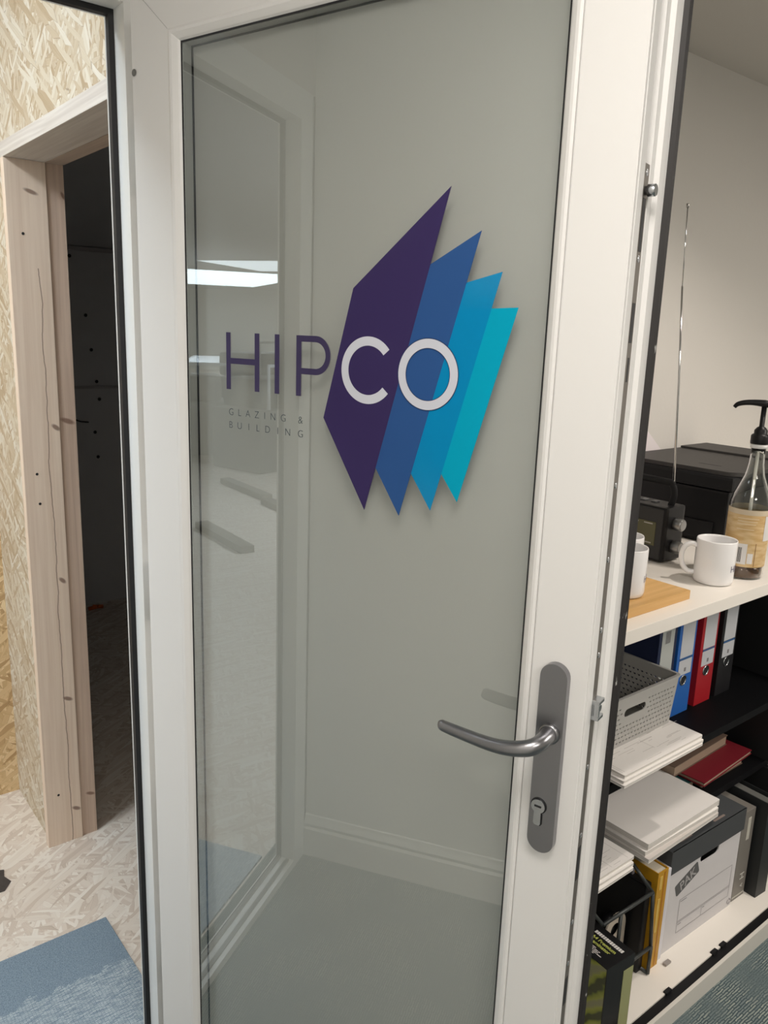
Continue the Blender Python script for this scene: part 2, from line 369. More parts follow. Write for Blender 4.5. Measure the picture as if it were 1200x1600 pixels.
# ================================================================= TIMBER DOORWAY (left)
PINE = dict(c1=(.72, .575, .46), c2=(.81, .675, .555))
tl = struct('trim_3', B(.553, .650, 2.176, 2.202, 0, 1.872, bev=.0015),
            wood('pine_post', 'Z', crack=('X', .620, .0012, .0, 1.62), knots=[('X', .612, 1.80, .018, .006), ('X', .640, 1.22, .012, .008), ('X', .634, .80, .010, .008), ('X', .630, .45, .014, .007), ('X', .636, .10, .013, .007)], **PINE))
tl['label'] = 'pale pine lining of the dark doorway in the chipboard wall'
struct('header', B(.553, .650, 1.43, 2.202, 1.872, 1.906, bev=.0015), wood('pine_header', 'Y', (.55, .50, .46), (.72, .68, .63), rings='Z'), tl)
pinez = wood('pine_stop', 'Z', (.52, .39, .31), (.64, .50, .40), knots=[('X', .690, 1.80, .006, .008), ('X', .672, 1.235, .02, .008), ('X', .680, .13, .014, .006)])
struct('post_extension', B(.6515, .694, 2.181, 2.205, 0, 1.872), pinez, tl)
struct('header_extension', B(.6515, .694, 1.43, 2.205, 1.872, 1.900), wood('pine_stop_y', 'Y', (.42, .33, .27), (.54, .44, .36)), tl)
struct('near_post', B(.553, .694, 1.435, 1.46, 0, 1.872), wood('pine_near', 'Z', **PINE), tl)
for z, x in ((1.70, .588), (1.02, .588), (.16, .588), (1.10, .585)):
    o = struct('screw_hole', Lt([(0.0001, 0), (.0028, 0), (.0036, -.0006)], seg=14, T=Matrix.Rotation(-PI/2, 4, 'X').to_3x3(), c=(x, 2.1758, z)), BLK, tl)

# ================================================================= THE OPEN WHITE DOOR
Dv = Vector((-.27894, .96031, 0)); Nv = Vector((.96031, .27894, 0)); KD = .805; S0 = 1.024
hinge = Nv*KD + Dv*S0
door = bpy.data.objects.new('door_1', None); C.objects.link(door); door['kind'] = 'structure'
door['label'] = 'white plastic glazed door standing open, with company lettering on its glass'
door.location = hinge; door.rotation_euler = (0, 0, math.atan2(-Dv.y, -Dv.x))
def X(s): return S0 - s
W = X(.280); ZB, ZT = .035, 1.957
KS = (1.19, 1.0, 1.0, 1.05)
bm = bmesh.new()
sash = [(.0008, 0), (.0655, 0), (.067, .001), (.070, .070), (-.006, .070), (-.0072, .0675), (-.0066, .0655), (-.0052, .0535), (0, .0515), (0, .040), (.007, .0385), (.007, .0245), (0, .023),
        (0, .0088), (.0016, .0078), (.0016, .0055), (0, .0045), (0, .0008)]
obj('sash', sweep(bm, (0, W), (ZB, ZT), sash, KS), U, door)
bm = bmesh.new()
bead = [(.0660, -.0002), (.0690, -.0012), (.0725, -.0005), (.0775, .0030), (.0790, .0042), (.0815, .0078), (.0815, .012), (.0660, .012)]
obj('glazing_bead', sweep(bm, (0, W), (ZB, ZT), bead, (1.175, 1.02, 1.0, 1.045)), U, door)
GX0, GX1, GZ0, GZ1 = .0815*1.175, W-.0815*1.02, ZB+.0815, ZT-.0815*1.045
bm = bmesh.new()
obj('glass_gasket', sweep(bm, (GX0-.003, GX1+.003), (GZ0-.003, GZ1+.003), [(0, .0066), (.0046, .0076), (.0046, .0082), (0, .0082)]), BLK, door)
bm = bmesh.new()
obj('edge_gasket', sweep(bm, (0, W), (ZB, ZT), [(-.0060, .0672), (-.0125, .0690), (-.0145, .0735), (-.0120, .0765), (-.0050, .0760)]), DUST, door)
mj = bmesh.new()
for a_, b_ in (((.0005, ZT-.0005), (.0775, ZT-.0690)), ((W-.0005, ZT-.0005), (W-.0655, ZT-.0690))):
    d_ = Vector((b_[0]-a_[0], 0, b_[1]-a_[1])).normalized(); n_ = Vector((-d_.z, 0, d_.x))*.0004
    mj.faces.new([mj.verts.new(Vector((p[0], -.00025, p[1]))+n_*k) for p, k in ((a_, 1), (b_, 1), (b_, -1), (a_, -1))])
obj('mitre_joint', mj, mat('joint_grey', (.45, .45, .44), .6), door)
# glazing unit: clear front sheet, spacer, frosted rear sheet
def glass_mat():
    m = bpy.data.materials.new('clear_glass'); m.use_nodes = True; nt = m.node_tree; nt.nodes.clear()
    out = nt.nodes.new('ShaderNodeOutputMaterial'); mx = nt.nodes.new('ShaderNodeMixShader'); tr = nt.nodes.new('ShaderNodeBsdfTransparent'); gl = nt.nodes.new('ShaderNodeBsdfGlossy')
    fr_ = nt.nodes.new('ShaderNodeFresnel'); geo = nt.nodes.new('ShaderNodeNewGeometry'); mr = nt.nodes.new('ShaderNodeMapRange'); mr.inputs[3].default_value = 2.6; mr.inputs[4].default_value = 1/2.6
    nt.links.new(geo.outputs['Backfacing'], mr.inputs[0]); nt.links.new(mr.outputs[0], fr_.inputs[0]); gl.inputs['Roughness'].default_value = 0.0
    tr.inputs[0].default_value = (.93, .96, .95, 1); gl.inputs[0].default_value = (.93, .98, 1, 1)
    nt.links.new(fr_.outputs[0], mx.inputs[0]); nt.links.new(tr.outputs[0], mx.inputs[1]); nt.links.new(gl.outputs[0], mx.inputs[2]); nt.links.new(mx.outputs[0], out.inputs[0]); return m
def frost_mat():
    m = bpy.data.materials.new('frosted_glass'); m.use_nodes = True; nt = m.node_tree; nt.nodes.clear()
    out = nt.nodes.new('ShaderNodeOutputMaterial'); mx = nt.nodes.new('ShaderNodeMixShader'); d = nt.nodes.new('ShaderNodeBsdfDiffuse'); t = nt.nodes.new('ShaderNodeBsdfTranslucent')
    d.inputs[0].default_value = (.55, .54, .515, 1); t.inputs[0].default_value = (.55, .56, .53, 1); mx.inputs[0].default_value = .2
    nt.links.new(d.outputs[0], mx.inputs[1]); nt.links.new(t.outputs[0], mx.inputs[2]); nt.links.new(mx.outputs[0], out.inputs[0]); return m
bm = bmesh.new(); vs = [bm.verts.new(p) for p in ((GX0-.003, .0084, GZ0-.003), (GX1+.003, .0084, GZ0-.003), (GX1+.003, .0084, GZ1+.003), (GX0-.003, .0084, GZ1+.003))]; bm.faces.new(vs)
pane = obj('glass_pane', bm, glass_mat(), door, fix=False)
obj('frosted_pane', B(GX0-.003, GX1+.003, .0265, .0305, GZ0-.003, GZ1+.003), frost_mat(), door)
bm = bmesh.new()
obj('spacer_bar', sweep(bm, (GX0-.002, GX1+.002), (GZ0-.002, GZ1+.002), [(0, .0105), (.0035, .0105), (.0035, .0240), (0, .0240)]), mat('spacer', (.42, .42, .40), .4, .3), door)
bm = bmesh.new()
obj('spacer_sealant', sweep(bm, (GX0-.002, GX1+.002), (GZ0-.002, GZ1+.002), [(0, .0242), (.0052, .0242), (.0052, .0262), (0, .0262)]), BLK, door)

# --- the printed logo, just behind the front sheet
def tm(name, col, a):
    m = bpy.data.materials.new(name); m.use_nodes = True; nt = m.node_tree; nt.nodes.clear()
    out = nt.nodes.new('ShaderNodeOutputMaterial'); mx = nt.nodes.new('ShaderNodeMixShader'); tr = nt.nodes.new('ShaderNodeBsdfTransparent'); d = nt.nodes.new('ShaderNodeBsdfDiffuse')
    d.inputs[0].default_value = (*col, 1); mx.inputs[0].default_value = a
    nt.links.new(tr.outputs[0], mx.inputs[1]); nt.links.new(d.outputs[0], mx.inputs[2]); nt.links.new(mx.outputs[0], out.inputs[0]); return m
def flat(pts, y, m, name, label=None):
    o = obj(name, poly([[(X(s), z) for s, z in pts]], .00005, basis((0, y, 0), (1, 0, 0), (0, 0, 1))), m, pane)
    if label: o['label'] = label
    return o
flat([(.4902, 1.6582), (.6241, 1.5486), (.6682, 1.385), (.5976, 1.2719)], .0078, tm('film_purple', (.048, .034, .115), .92), 'logo_blade', 'dark purple blade of the logo')
flat([(.4489, 1.6095), (.5904, 1.5337), (.6243, 1.3919), (.5439, 1.2728)], .0080, tm('film_blue', (.034, .10, .29), .90), 'logo_blade', 'royal blue blade of the logo')
flat([(.4202, 1.5657), (.5454, 1.5341), (.5785, 1.3996), (.4982, 1.2865)], .0081, tm('film_azure', (.006, .29, .60), .74), 'logo_blade', 'azure blade of the logo')
flat([(.3983, 1.5282), (.4961, 1.5240), (.5347, 1.3998), (.4616, 1.3027)], .0082, tm('film_cyan', (.004, .36, .54), .95), 'logo_blade', 'cyan blade of the logo')
LP = basis((0, .0075, 0), (1, 0, 0), (0, 0, 1))
INKP = mat('film_letter_purple', (.035, .025, .085), .6); INKW = mat('film_letter_white', (.60, .62, .70), .6); INKN = mat('film_outline_navy', (.01, .03, .10), .6)
def rect(x0, x1, z0, z1): return [(x0, z0), (x1, z0), (x1, z1), (x0, z1)]
t = .0088
xh0, xh1 = X(.8471), X(.7830)
obj('letter_h', poly([[(xh0, 1.410), (xh0+t, 1.410), (xh0+t, 1.4458), (xh1-t, 1.4458), (xh1-t, 1.410), (xh1, 1.410), (xh1, 1.489), (xh1-t, 1.489), (xh1-t, 1.4540), (xh0+t, 1.4540), (xh0+t, 1.489), (xh0, 1.489)]], .0001, LP), INKP, pane)
obj('letter_i', poly([rect(X(.7545), X(.7460), 1.410, 1.489)], .0001, LP), INKP, pane)
xp = X(.7160); cz = 1.4640; cxp = X(.6830)
outer = [(xp, 1.410), (xp+t, 1.410), (xp+t, 1.4390)] + [(cxp+.0250*math.cos(a), cz+.0250*math.sin(a)) for a in [-PI/2+PI*i/20 for i in range(21)]] + [(xp, 1.489)]
inner = [(xp+t, 1.4470)] + [(cxp+.0170*math.cos(a), cz+.0170*math.sin(a)) for a in [-PI/2+PI*i/20 for i in range(21)]] + [(xp+t, 1.481)]
obj('letter_p', poly([outer, inner], .0001, LP), INKP, pane)
cx, cz = X(.5982), 1.4498
a0, a1 = math.radians(40), math.radians(320)
obj('letter_c', poly([[(cx+.0414*math.cos(a0+(a1-a0)*i/48), cz+.0414*math.sin(a0+(a1-a0)*i/48)) for i in range(49)] + [(cx+.0303*math.cos(a1-(a1-a0)*i/48), cz+.0303*math.sin(a1-(a1-a0)*i/48)) for i in range(49)]], .0001, LP), INKW, pane)
cx = X(.5105)
obj('letter_o', poly([circ(cx, 1.4498, .0416, 64), circ(cx, 1.4498, .0310, 64)], .0001, LP), INKW, pane)
obj('letter_outline', join(poly([circ(cx, 1.4498, .0426, 64), circ(cx, 1.4498, .0416, 64)], .0001, LP), poly([circ(cx, 1.4498, .0310, 64), circ(cx, 1.4498, .0302, 64)], .0001, LP)), INKN, pane)
def strap(word, cents, z):
    bms = []
    for ch, a in zip(word, cents):
        s = .8432 - (a-127)*(.8432-.703)/(380-127)
        b = text(ch, .0142, Matrix.Identity(4), .00003, fat=-.00022)
        xs = [v.co.x for v in b.verts]; b.transform(basis((X(s)-(max(xs)+min(xs))/2, .0080, z), (1, 0, 0), (0, 0, 1))); bms.append(b)
    return join(*bms)
obj('strapline', join(strap('GLAZING&', (135, 166, 195, 226, 253, 281, 315, 371), 1.3733), strap('BUILDING', (134, 165, 198, 230, 263, 297, 330, 371), 1.3548)), mat('film_letter_dark', (.03, .045, .06), .6), pane)['label'] = 'small widely spaced grey strapline under the big letters'

# --- hardware
hx = X(.3152)
def bars(bm, outs, y0, y1): pass
bp = poly([stadium(hx, 1.0242, .0325, .237, 14)], .0095, basis((0, -.0048, 0), (1, 0, 0), (0, 0, 1)))
bmesh.ops.bevel(bp, geom=[e for e in bp.edges if all(abs(v.co.y+.00955) < 1e-4 for v in e.verts) and len(e.link_faces) == 2 and abs(e.link_faces[0].normal.dot(e.link_faces[1].normal)) < .5], offset=.003, segments=2, affect='EDGES')
hp = obj('handle_plate', bp, SATIN, door)
pts = [(hx+.001, -.009, 1.059), (hx+.001, -.024, 1.058), (hx-.001, -.035, 1.056), (hx-.007, -.043, 1.0530), (hx-.018, -.048, 1.0500), (hx-.035, -.050, 1.0465), (hx-.055, -.049, 1.0440), (hx-.080, -.047, 1.0430), (hx-.105, -.046, 1.0435), (hx-.119, -.046, 1.0445), (hx-.1235, -.046, 1.0450)]
rr = [(.0100, .0100), (.0092, .0092), (.0092, .0094), (.0092, .0096), (.0088, .0094), (.0082, .0088), (.0076, .0084), (.0070, .0080), (.0066, .0078), (.0058, .0074), (.0030, .0050)]
# smooth the path
def smooth(P, Rr, n=5):
    o, q = [], []
    for i in range(len(P)-1):
        p0 = Vector(P[max(i-1, 0)]); p1 = Vector(P[i]); p2 = Vector(P[i+1]); p3 = Vector(P[min(i+2, len(P)-1)])
        for k in range(n):
            t_ = k/n; o.append(.5*((2*p1)+(-p0+p2)*t_+(2*p0-5*p1+4*p2-p3)*t_*t_+(-p0+3*p1-3*p2+p3)*t_**3))
            q.append(tuple(Rr[i][j]*(1-t_)+Rr[i+1][j]*t_ for j in (0, 1)))
    o.append(Vector(P[-1])); q.append(Rr[-1]); return o, q
P_, R_ = smooth(pts, rr)
lev = obj('lever', tube(bmesh.new(), P_, R_, seg=20), SATIN, hp)
obj('lever_collar', Lt([(.0122, 0), (.0122, .003), (.0105, .005)], T=Matrix.Rotation(PI/2, 4, 'X').to_3x3(), c=(hx+.001, -.0093, 1.059), cap1=True), SATIN, hp)
# euro cylinder
kx = hx-.0045
cyl = [(kx+.0085*math.cos(a), .9655+.0085*math.sin(a)) for a in [math.radians(-60+300*i/24) for i in range(25)]] + [(kx-.0045, .944), (kx-.003, .9415), (kx+.003, .9415), (kx+.0045, .944)]
ring = [(kx+.0100*math.cos(a), .9655+.0100*math.sin(a)) for a in [math.radians(-62+304*i/24) for i in range(25)]] + [(kx-.0056, .943), (kx-.0036, .9398), (kx+.0036, .9398), (kx+.0056, .943)]
obj('keyhole_recess', poly([ring], .0004, basis((0, -.0098, 0), (1, 0, 0), (0, 0, 1))), BLK, hp)
obj('lock_cylinder', poly([cyl], .003, basis((0, -.0112, 0), (1, 0, 0), (0, 0, 1))), ZINC, hp)
obj('key_slot', B(kx-.0042, kx+.0042, -.0131, -.0126, .9645, .9668), BLK, hp)
# lock strip along the edge and what sits on it
st = obj('lock_strip', B(W-.0066, W-.0006, .0250, .0380, .12, 1.668), DULL, door)
def edge_bit(name, z0, z1, m, y0=.0275, y1=.0355, dx=.0003, par=st): return obj(name, B(W-.001, W-.0006+dx, y0, y1, z0, z1), m, par)
edge_bit('slot', 1.585, 1.636, BLK); edge_bit('slot', 1.495, 1.535, BLK); edge_bit('slot', 1.455, 1.480, BLK, .030, .034)
edge_bit('slot', .860, .905, BLK); edge_bit('slot', .68, .72, BLK)
for z in (1.660, 1.578, 1.345, 1.262, 1.180, 1.150, 1.01, .92, .80, .74):
    obj('screw', Lt([(.0001, .0), (.0032, 0), (.0036, -.0006)], seg=14, T=Matrix.Rotation(-PI/2, 4, 'Y').to_3x3() @ Matrix.Rotation(PI, 4, 'X').to_3x3(), c=(W-.0002, .0315, z)), ZINC, st)
obj('roller_bolt', Lt([(.0045, 0), (.0045, .003), (.0060, .0035), (.0060, .0105), (.0052, .0115)], seg=20, T=Matrix.Rotation(PI/2, 4, 'Y').to_3x3(), c=(W-.001, .0315, 1.643), cap1=True), ZINC, st)
kb = join(B(W-.002, W+.0085, .0235, .0400, 1.074, 1.0785, bev=.001), B(W-.002, W+.0085, .0235, .0400, 1.0935, 1.098, bev=.001), B(W-.002, W+.0030, .0235, .0400, 1.078, 1.094), B(W-.002, W+.0085, .0235, .0275, 1.078, 1.094, bev=.001))
obj('latch_keep', kb, ZINC, st)
obj('latch', Tb([(W, .0340, 1.086), (W+.0065, .0340, 1.086)], .0042, seg=16), ZINC, st)
obj('drain_cap', Lt([(.0001, .0), (.0042, 0), (.0048, -.0006)], seg=16, T=Matrix.Rotation(-PI/2, 4, 'X').to_3x3(), c=(.006, -.0007, 1.843)), mat('cap_grey', (.16, .16, .15), .6), door)

# ================================================================= OFFICE FITTINGS
ls = thing('light_switch', 'white single light switch on the wall beside the doorway, seen mirrored in the door glass', 'light switch', (XL, .924, 1.265))
obj('face_plate', B(0, .008, -.043, .043, -.043, .043, bev=.003), mat('switch_grey', (.32, .33, .33), .35), ls)
obj('rocker', B(.008, .011, -.011, .011, -.016, .016, bev=.002), mat('switch_white', (.75, .75, .73), .35), ls)
for y in (-.030, .030): obj('screw', Lt([(.0001, .001), (.0032, .001), (.0034, 0)], seg=12, T=Matrix.Rotation(PI/2, 4, 'Y').to_3x3(), c=(.008, y, 0)), BLK, ls)
def dl(x, y, label):
    d = thing('downlight', label, 'light', (x, y, HC), 0, 'office downlights')
    obj('bezel', Lt([(.058, 0), (.058, -.006), (.045, -.010), (.042, -.002)], seg=32, cap0=False), U, d)
    obj('lens', Lt([(.0001, -.003), (.042, -.003)], seg=32, cap0=False), mat('lens_glow', (1, 1, 1), emit=(1, .88, .74), es=6), d)
dl(1.85, .42, 'round recessed downlight in the office ceiling above the cabinet')
def panel(x, y, s, z, label, e, sy=None, rz=0):
    p = thing('ceiling_light_panel', label, 'ceiling light', (x, y, z), rz, 'square light panels on the ceilings')
    sy = sy or s
    obj('frame', B(-s/2-.02, s/2+.02, -sy/2-.02, sy/2+.02, -.012, 0), U, p)
    obj('diffuser', B(-s/2, s/2, -sy/2, sy/2, -.016, -.0121), mat('panel_glow', (1, 1, 1), emit=(.85, .95, 1), es=e), p)
panel(.12, .10, .45, HC, 'square light panel in the office ceiling above the doorway corner', 2.5)
panel(.25, -1.1, .5, HC, 'added fill light panel in the office ceiling behind the camera', 2.5)  # unseen glowing square, added to go with the door fill
panel(2.4, -.8, .6, HC, 'added fill light panel in the far corner of the office ceiling', 2.5)  # unseen glowing square, added to go with the back wall fill
panel(-.62, 1.68, .5, HH, 'square light panel on the hall ceiling just outside the doorway', 3)
panel(-4.6, 2.25, 1.0, HH, 'large light panel on the hall ceiling near the partition wall', 3)
panel(-16.6, 11.3, 6.5, HH, 'broad bright light panel far down the hall, mirrored left of the big letters', 4.0, 3.4, rz=math.radians(140))
panel(-12.6, 7.3, 2.4, HH, 'smaller light panel far down the hall, mirrored at the frame edge above the letters', 2.0, 2.4)
panel(-9.5, 9.5, 2.4, HH, 'light panel over the middle of the hall floor', 3)

# ---- storage cabinet
YC = .738; CX0, CX1 = .98, 3.1
cab = thing('storage_cabinet', 'low open cabinet with white top, white base and black shelves along the back wall', 'cabinet', (CX0, YC, 0))
def cb(name, *a, m=CBLK, bev=0): return obj(name, B(*a, bev=bev), m, cab, loc=None)
def rel(x0, x1, y0, y1, z0, z1): return (x0-CX0, x1-CX0, y0-YC, y1-YC, z0, z1)
cb('counter', *rel(CX0, CX1, YC, YW-.002, .985, 1.011), m=CWHITE, bev=.0012)
cb('base_board', *rel(CX0, CX1, YC+.0305, YW-.002, 0, .051), m=CWHITE)
cb('plinth', *rel(CX0, CX1, YC, YC+.0085, 0, .051), m=CEDGE, bev=.0008)
trk = cb('door_track', *rel(CX0, CX1, YC+.0087, YC+.0303, 0, .047), m=BLACKP)
for x in (1.50, 1.70, 1.74): obj('guide_clip', B(x-CX0-.010, x-CX0+.012, .026, .036, .047, .055, bev=.002), BLACKP, trk)
cb('upper_shelf', *rel(CX0+.02, CX1-.02, .850, YW-.02, .580, .600))
cb('middle_shelf', *rel(CX0+.02, CX1-.02, .900, YW-.02, .341, .360))
cb('back_panel', *rel(CX0+.02, CX1-.02, YW-.019, YW-.004, .0515, .984))
cb('side_panel', *rel(CX0, CX0+.018, YC+.03, YW-.02, .0515, .984)); cb('side_panel', *rel(CX1-.018, CX1, YC+.03, YW-.02, .0515, .984))
DVM = mat('divider_dark', (.012, .012, .013), .5)
for a_, b_, c_ in ((.80, .0515, .3405), (.80, .3605, .5795), (.80, .6005, .984)): cb('divider', *rel(2.13, 2.15, a_, 1.275, b_, c_), m=DVM)

# ---- on the counter
BW = wood('bamboo', 'X', (.52, .30, .10), (.66, .41, .17), scale=.5, rough=.4)
cbd = tag(obj('chopping_board', B(1.02, 1.395, .775, 1.00, 1.0112, 1.0292, bev=.0015), BW, loc=(1.2, .88, 1.0112)), 'honey brown wooden chopping board under two mugs on the white counter', 'chopping board')
def mug(label, loc, rz, txt, group):
    t_ = thing('mug', label, 'mug', loc, rz, group)
    obj('body', Lt([(.034, 0), (.0385, .003), (.0398, .010), (.0400, .090), (.0392, .0925), (.0375, .0915), (.0368, .088), (.0365, .010), (.030, .006), (.0001, .006)], seg=56), CER, t_)
    P, R2 = smooth([(.0385, 0, .076), (.050, 0, .0785), (.062, 0, .071), (.067, 0, .054), (.0635, 0, .034), (.052, 0, .020), (.0385, 0, .019)], [(.0055, .0052)]*7)
    obj('handle', tube(bmesh.new(), P, R2, seg=14), CER, t_)
    if txt:
        b = text(txt, .0195, Matrix.Identity(4), .00005, fat=-.0001); xs = [v.co.x for v in b.verts]
        for v in b.verts:
            a = txt_a + (v.co.x)/.0402; z = .030+v.co.y; rr_ = .0402+v.co.z
            v.co = Vector((rr_*math.cos(a), rr_*math.sin(a), z))
        obj('printed_lettering', b, PURP, t_)
    return t_
# direction from mug to camera and screen-left, used for turning the handles
txt_a = math.radians(129)
rz = math.atan2(.886, -.464) + .22
mug('white mug with dark lettering standing on the bare white counter, handle to the left', (1.542, .812, 1.0111), rz, 'HIPCO', 'white mugs on the counter')
txt_a = math.radians(119)
mug('white mug at the front right of the wooden board, cut off by the door edge', (1.262, .838, 1.0294), rz+.5, 'HIPCO', 'white mugs on the counter')
mug('white mug on the wooden board, half hidden behind the nearer mug', (1.333, .895, 1.0294), rz+.9, None, 'white mugs on the counter')

# radio: long face towards the doorway, control knobs on its end
rd = thing('radio', 'black portable radio with small display, two end knobs and a carrying bar', 'radio', (1.562, .945, 1.0112))
obj('body', B(0, .075, 0, .25, .003, .128, bev=.008), BLACKP, rd)
obj('front_panel', B(-.0025, .004, .007, .243, .008, .122, bev=.002), mat('radio_face', (.035, .034, .034), .5, spec=.3), rd)
obj('display', B(-.0035, -.001, .022, .110, .038, .092, bev=.0008), mat('radio_screen', (.09, .085, .04), .18), rd)
RI = mat('radio_ink', (.35, .33, .30), .5)
for a_ in ((.030, .052, .086, .0885), (.066, .104, .086, .0885), (.030, .050, .042, .045)): obj('display_caption', B(-.0040, -.0033, *a_), RI, rd)
for z in (.088, .036):
    kn = obj('knob', Lt([(.0135, 0), (.0140, .004), (.0135, .019), (.0115, .021)], seg=36, T=Matrix.Rotation(PI/2, 4, 'X').to_3x3(), c=(.038, .0005, z), cap1=True), mat('knob_metal', (.35, .35, .35), .3, .9), rd)
P, R2 = smooth([(.04, .018, .124), (.04, .012, .150), (.04, .018, .172), (.04, .040, .178), (.04, .210, .178), (.04, .232, .172), (.04, .238, .150), (.04, .232, .124)], [(.008, .0045)]*8)
obj('carrying_bar', tube(bmesh.new(), P, R2, seg=12), BLACKM, rd)
for k in range(5): obj('button', B(.030, .048, .05+k*.028, .062+k*.028, .128, .131, bev=.001), mat('button_grey', (.12, .12, .12), .5), rd)
an = obj('antenna', tube(bmesh.new(), [(.055, .02, .10), (.046, .036, .40), (.040, .050, .60)], [(.0030, .0030), (.0024, .0024), (.0020, .0020)], seg=12), mat('chrome', (.6, .6, .6), .15, 1), rd)
obj('antenna_tip_section', Tb([(.040, .050, .60), (.0385, .057, .762)], .0013, seg=10), mat('chrome_b', (.6, .6, .6), .15, 1), an)
obj('tip', Tb([(.0385, .057, .760), (.0385, .0573, .768)], .0030, seg=12), STEEL, an)

# printer
pr = thing('printer', 'large black printer with flat dark grey lid at the back of the counter', 'printer', (1.83, .93, 1.0112))
obj('body', B(0, .44, .02, .345, .0, .135, bev=.006), BLACKP, pr)
obj('scanner_housing', B(-.004, .444, .012, .348, .137, .172, bev=.008), BLACKM, pr)
o2 = [(0.004, .03), (.03, .004), (.41, .004), (.440, .03), (.440, .342), (.004, .342)]
obj('lid', poly([o2], .010, basis((0, 0, .178), (1, 0, 0), (0, 1, 0))), PRT, pr)
obj('lid_ridge', B(.30, .44, .05, .34, .183, .189, bev=.002), PRT, pr)
obj('paper_tray', B(-.006, .2, .05, .33, .012, .055, bev=.002), BLACKM, pr)
obj('lettering_strip', B(.075, .080, .09, .15, .1831, .1835), BLACKP, pr)
bm = bmesh.new()
for p in ((1.56, 1.286, 1.02), (2.28, 1.286, 1.02), (1.78, 1.286, 1.40), (1.56, 1.286, 1.40)): bm.verts.new(p)
bm.verts.ensure_lookup_table(); fce = bm.faces.new(bm.verts); g = bmesh.ops.extrude_face_region(bm, geom=[fce]); bmesh.ops.translate(bm, verts=[v for v in g['geom'] if isinstance(v, bmesh.types.BMVert)], vec=(0, .003, 0))
tag(obj('paper_sheet', bm, mat('pink_white_paper', (.80, .74, .75), .8), loc=(1.56, 1.288, 1.02)), 'white sheet leaning on the back wall behind the printer, sloping edge', 'paper')

# syrup bottle with pump
bo = thing('syrup_bottle', 'clear glass syrup bottle with amber label and black pump', 'bottle', (1.644, .803, 1.0112))
gl = mat('bottle_glass', (.92, .94, .92), .02, trans=1, ior=1.45)
prof = [(.030, .001), (.0395, .003), (.0415, .010), (.0415, .150), (.0405, .163), (.036, .178), (.027, .198), (.0195, .218), (.0155, .240), (.0142, .262), (.0142, .275)]
obj('glass', Lt(prof+[(r_-.0018, z_) for r_, z_ in prof[::-1][:-1]]+[(.001, .004)], seg=56), gl, bo)
obj('syrup', Lt([(.0385, .0045), (.0390, .010), (.0390, .030), (.0001, .030)], seg=48), mat('amber_syrup', (.42, .17, .05), .05, trans=.75, ior=1.38), bo)
def lab_mat():
    m = mat('label_amber', (.62, .42, .19), .55); T = NT(m); tc = T.n('ShaderNodeTexCoord'); n = T.n('ShaderNodeTexNoise'); n.inputs['Scale'].default_value = 60
    mp = T.n('ShaderNodeMapping'); mp.inputs['Scale'].default_value = (.4, .4, 1.6); T.l(tc.outputs['Object'], mp.inputs[0]); T.l(mp.outputs[0], n.inputs['Vector'])
    T.l(T.ramp(n.outputs[0], [(.4, (.56, .36, .15)), (.6, (.68, .50, .27))]), T.b.inputs['Base Color']); return m
obj('label_wrap', Lt([(.0419, .028), (.0421, .029), (.0421, .138), (.0419, .139)], seg=56, cap0=False), lab_mat(), bo)
obj('label_top_band', Lt([(.0422, .139), (.0422, .150)], seg=56, cap0=False), mat('label_cream', (.62, .52, .38), .5), bo)
def patch(name, a0, a1, z0, z1, m, r_=.0426):
    bm = bmesh.new(); n = 10; rows = []
    for z_ in (z0, z1): rows.append([bm.verts.new((r_*math.cos(a0+(a1-a0)*i/n), r_*math.sin(a0+(a1-a0)*i/n), z_)) for i in range(n+1)])
    for i in range(n): bm.faces.new((rows[0][i], rows[0][i+1], rows[1][i+1], rows[1][i]))
    return obj(name, bm, m, bo)
va = math.atan2(-.43, -.90)
WH = mat('label_white', (.72, .70, .68), .6)
patch('barcode_panel', va-.62, va+.12, .034, .078, WH); patch('small_panel', va+.16, va+.42, .036, .058, WH)
for i in range(7): patch('barcode_line', va-.42+i*.045, va-.395+i*.045, .038, .070, BLACKP, .0428)
patch('white_side_flash', va+.85, va+1.5, .085, .138, WH)
for i, z_ in enumerate((.131, .125, .119, .108)): patch('label_line', va-.5, va+.5-.06*i, z_, z_+.0014, mat('label_pale', (.75, .62, .42), .6), .0424)
patch('amber_bar', va+.50, va+.53, .030, .080, mat('amber_dark', (.25, .13, .05), .5), .0424)
obj('dip_tube', Tb([(0, 0, .02), (0, 0, .27)], .0035, seg=10), mat('tube_white', (.7, .68, .62), .4), bo)
obj('neck_ring', Lt([(.0150, .275), (.0168, .276), (.0168, .283), (.0150, .284)], seg=40), U, bo)
pump = obj('pump', Lt([(.0175, .284), (.0180, .287), (.0180, .300), (.0165, .303), (.0130, .305), (.0130, .312), (.0085, .318), (.0050, .320), (.0050, .362)], seg=36, cap1=True), BLACKP, bo)
P, R2 = smooth([(.006, -.012, .364), (0, 0, .367), (-.010, .019, .368), (-.018, .034, .3665), (-.0235, .045, .3625), (-.026, .050, .356)], [(.0080, .0060), (.0095, .0075), (.0068, .0060), (.0060, .0054), (.0054, .0048), (.0042, .0038)])
obj('spout', tube(bmesh.new(), P, R2, seg=16), BLACKP, pump)

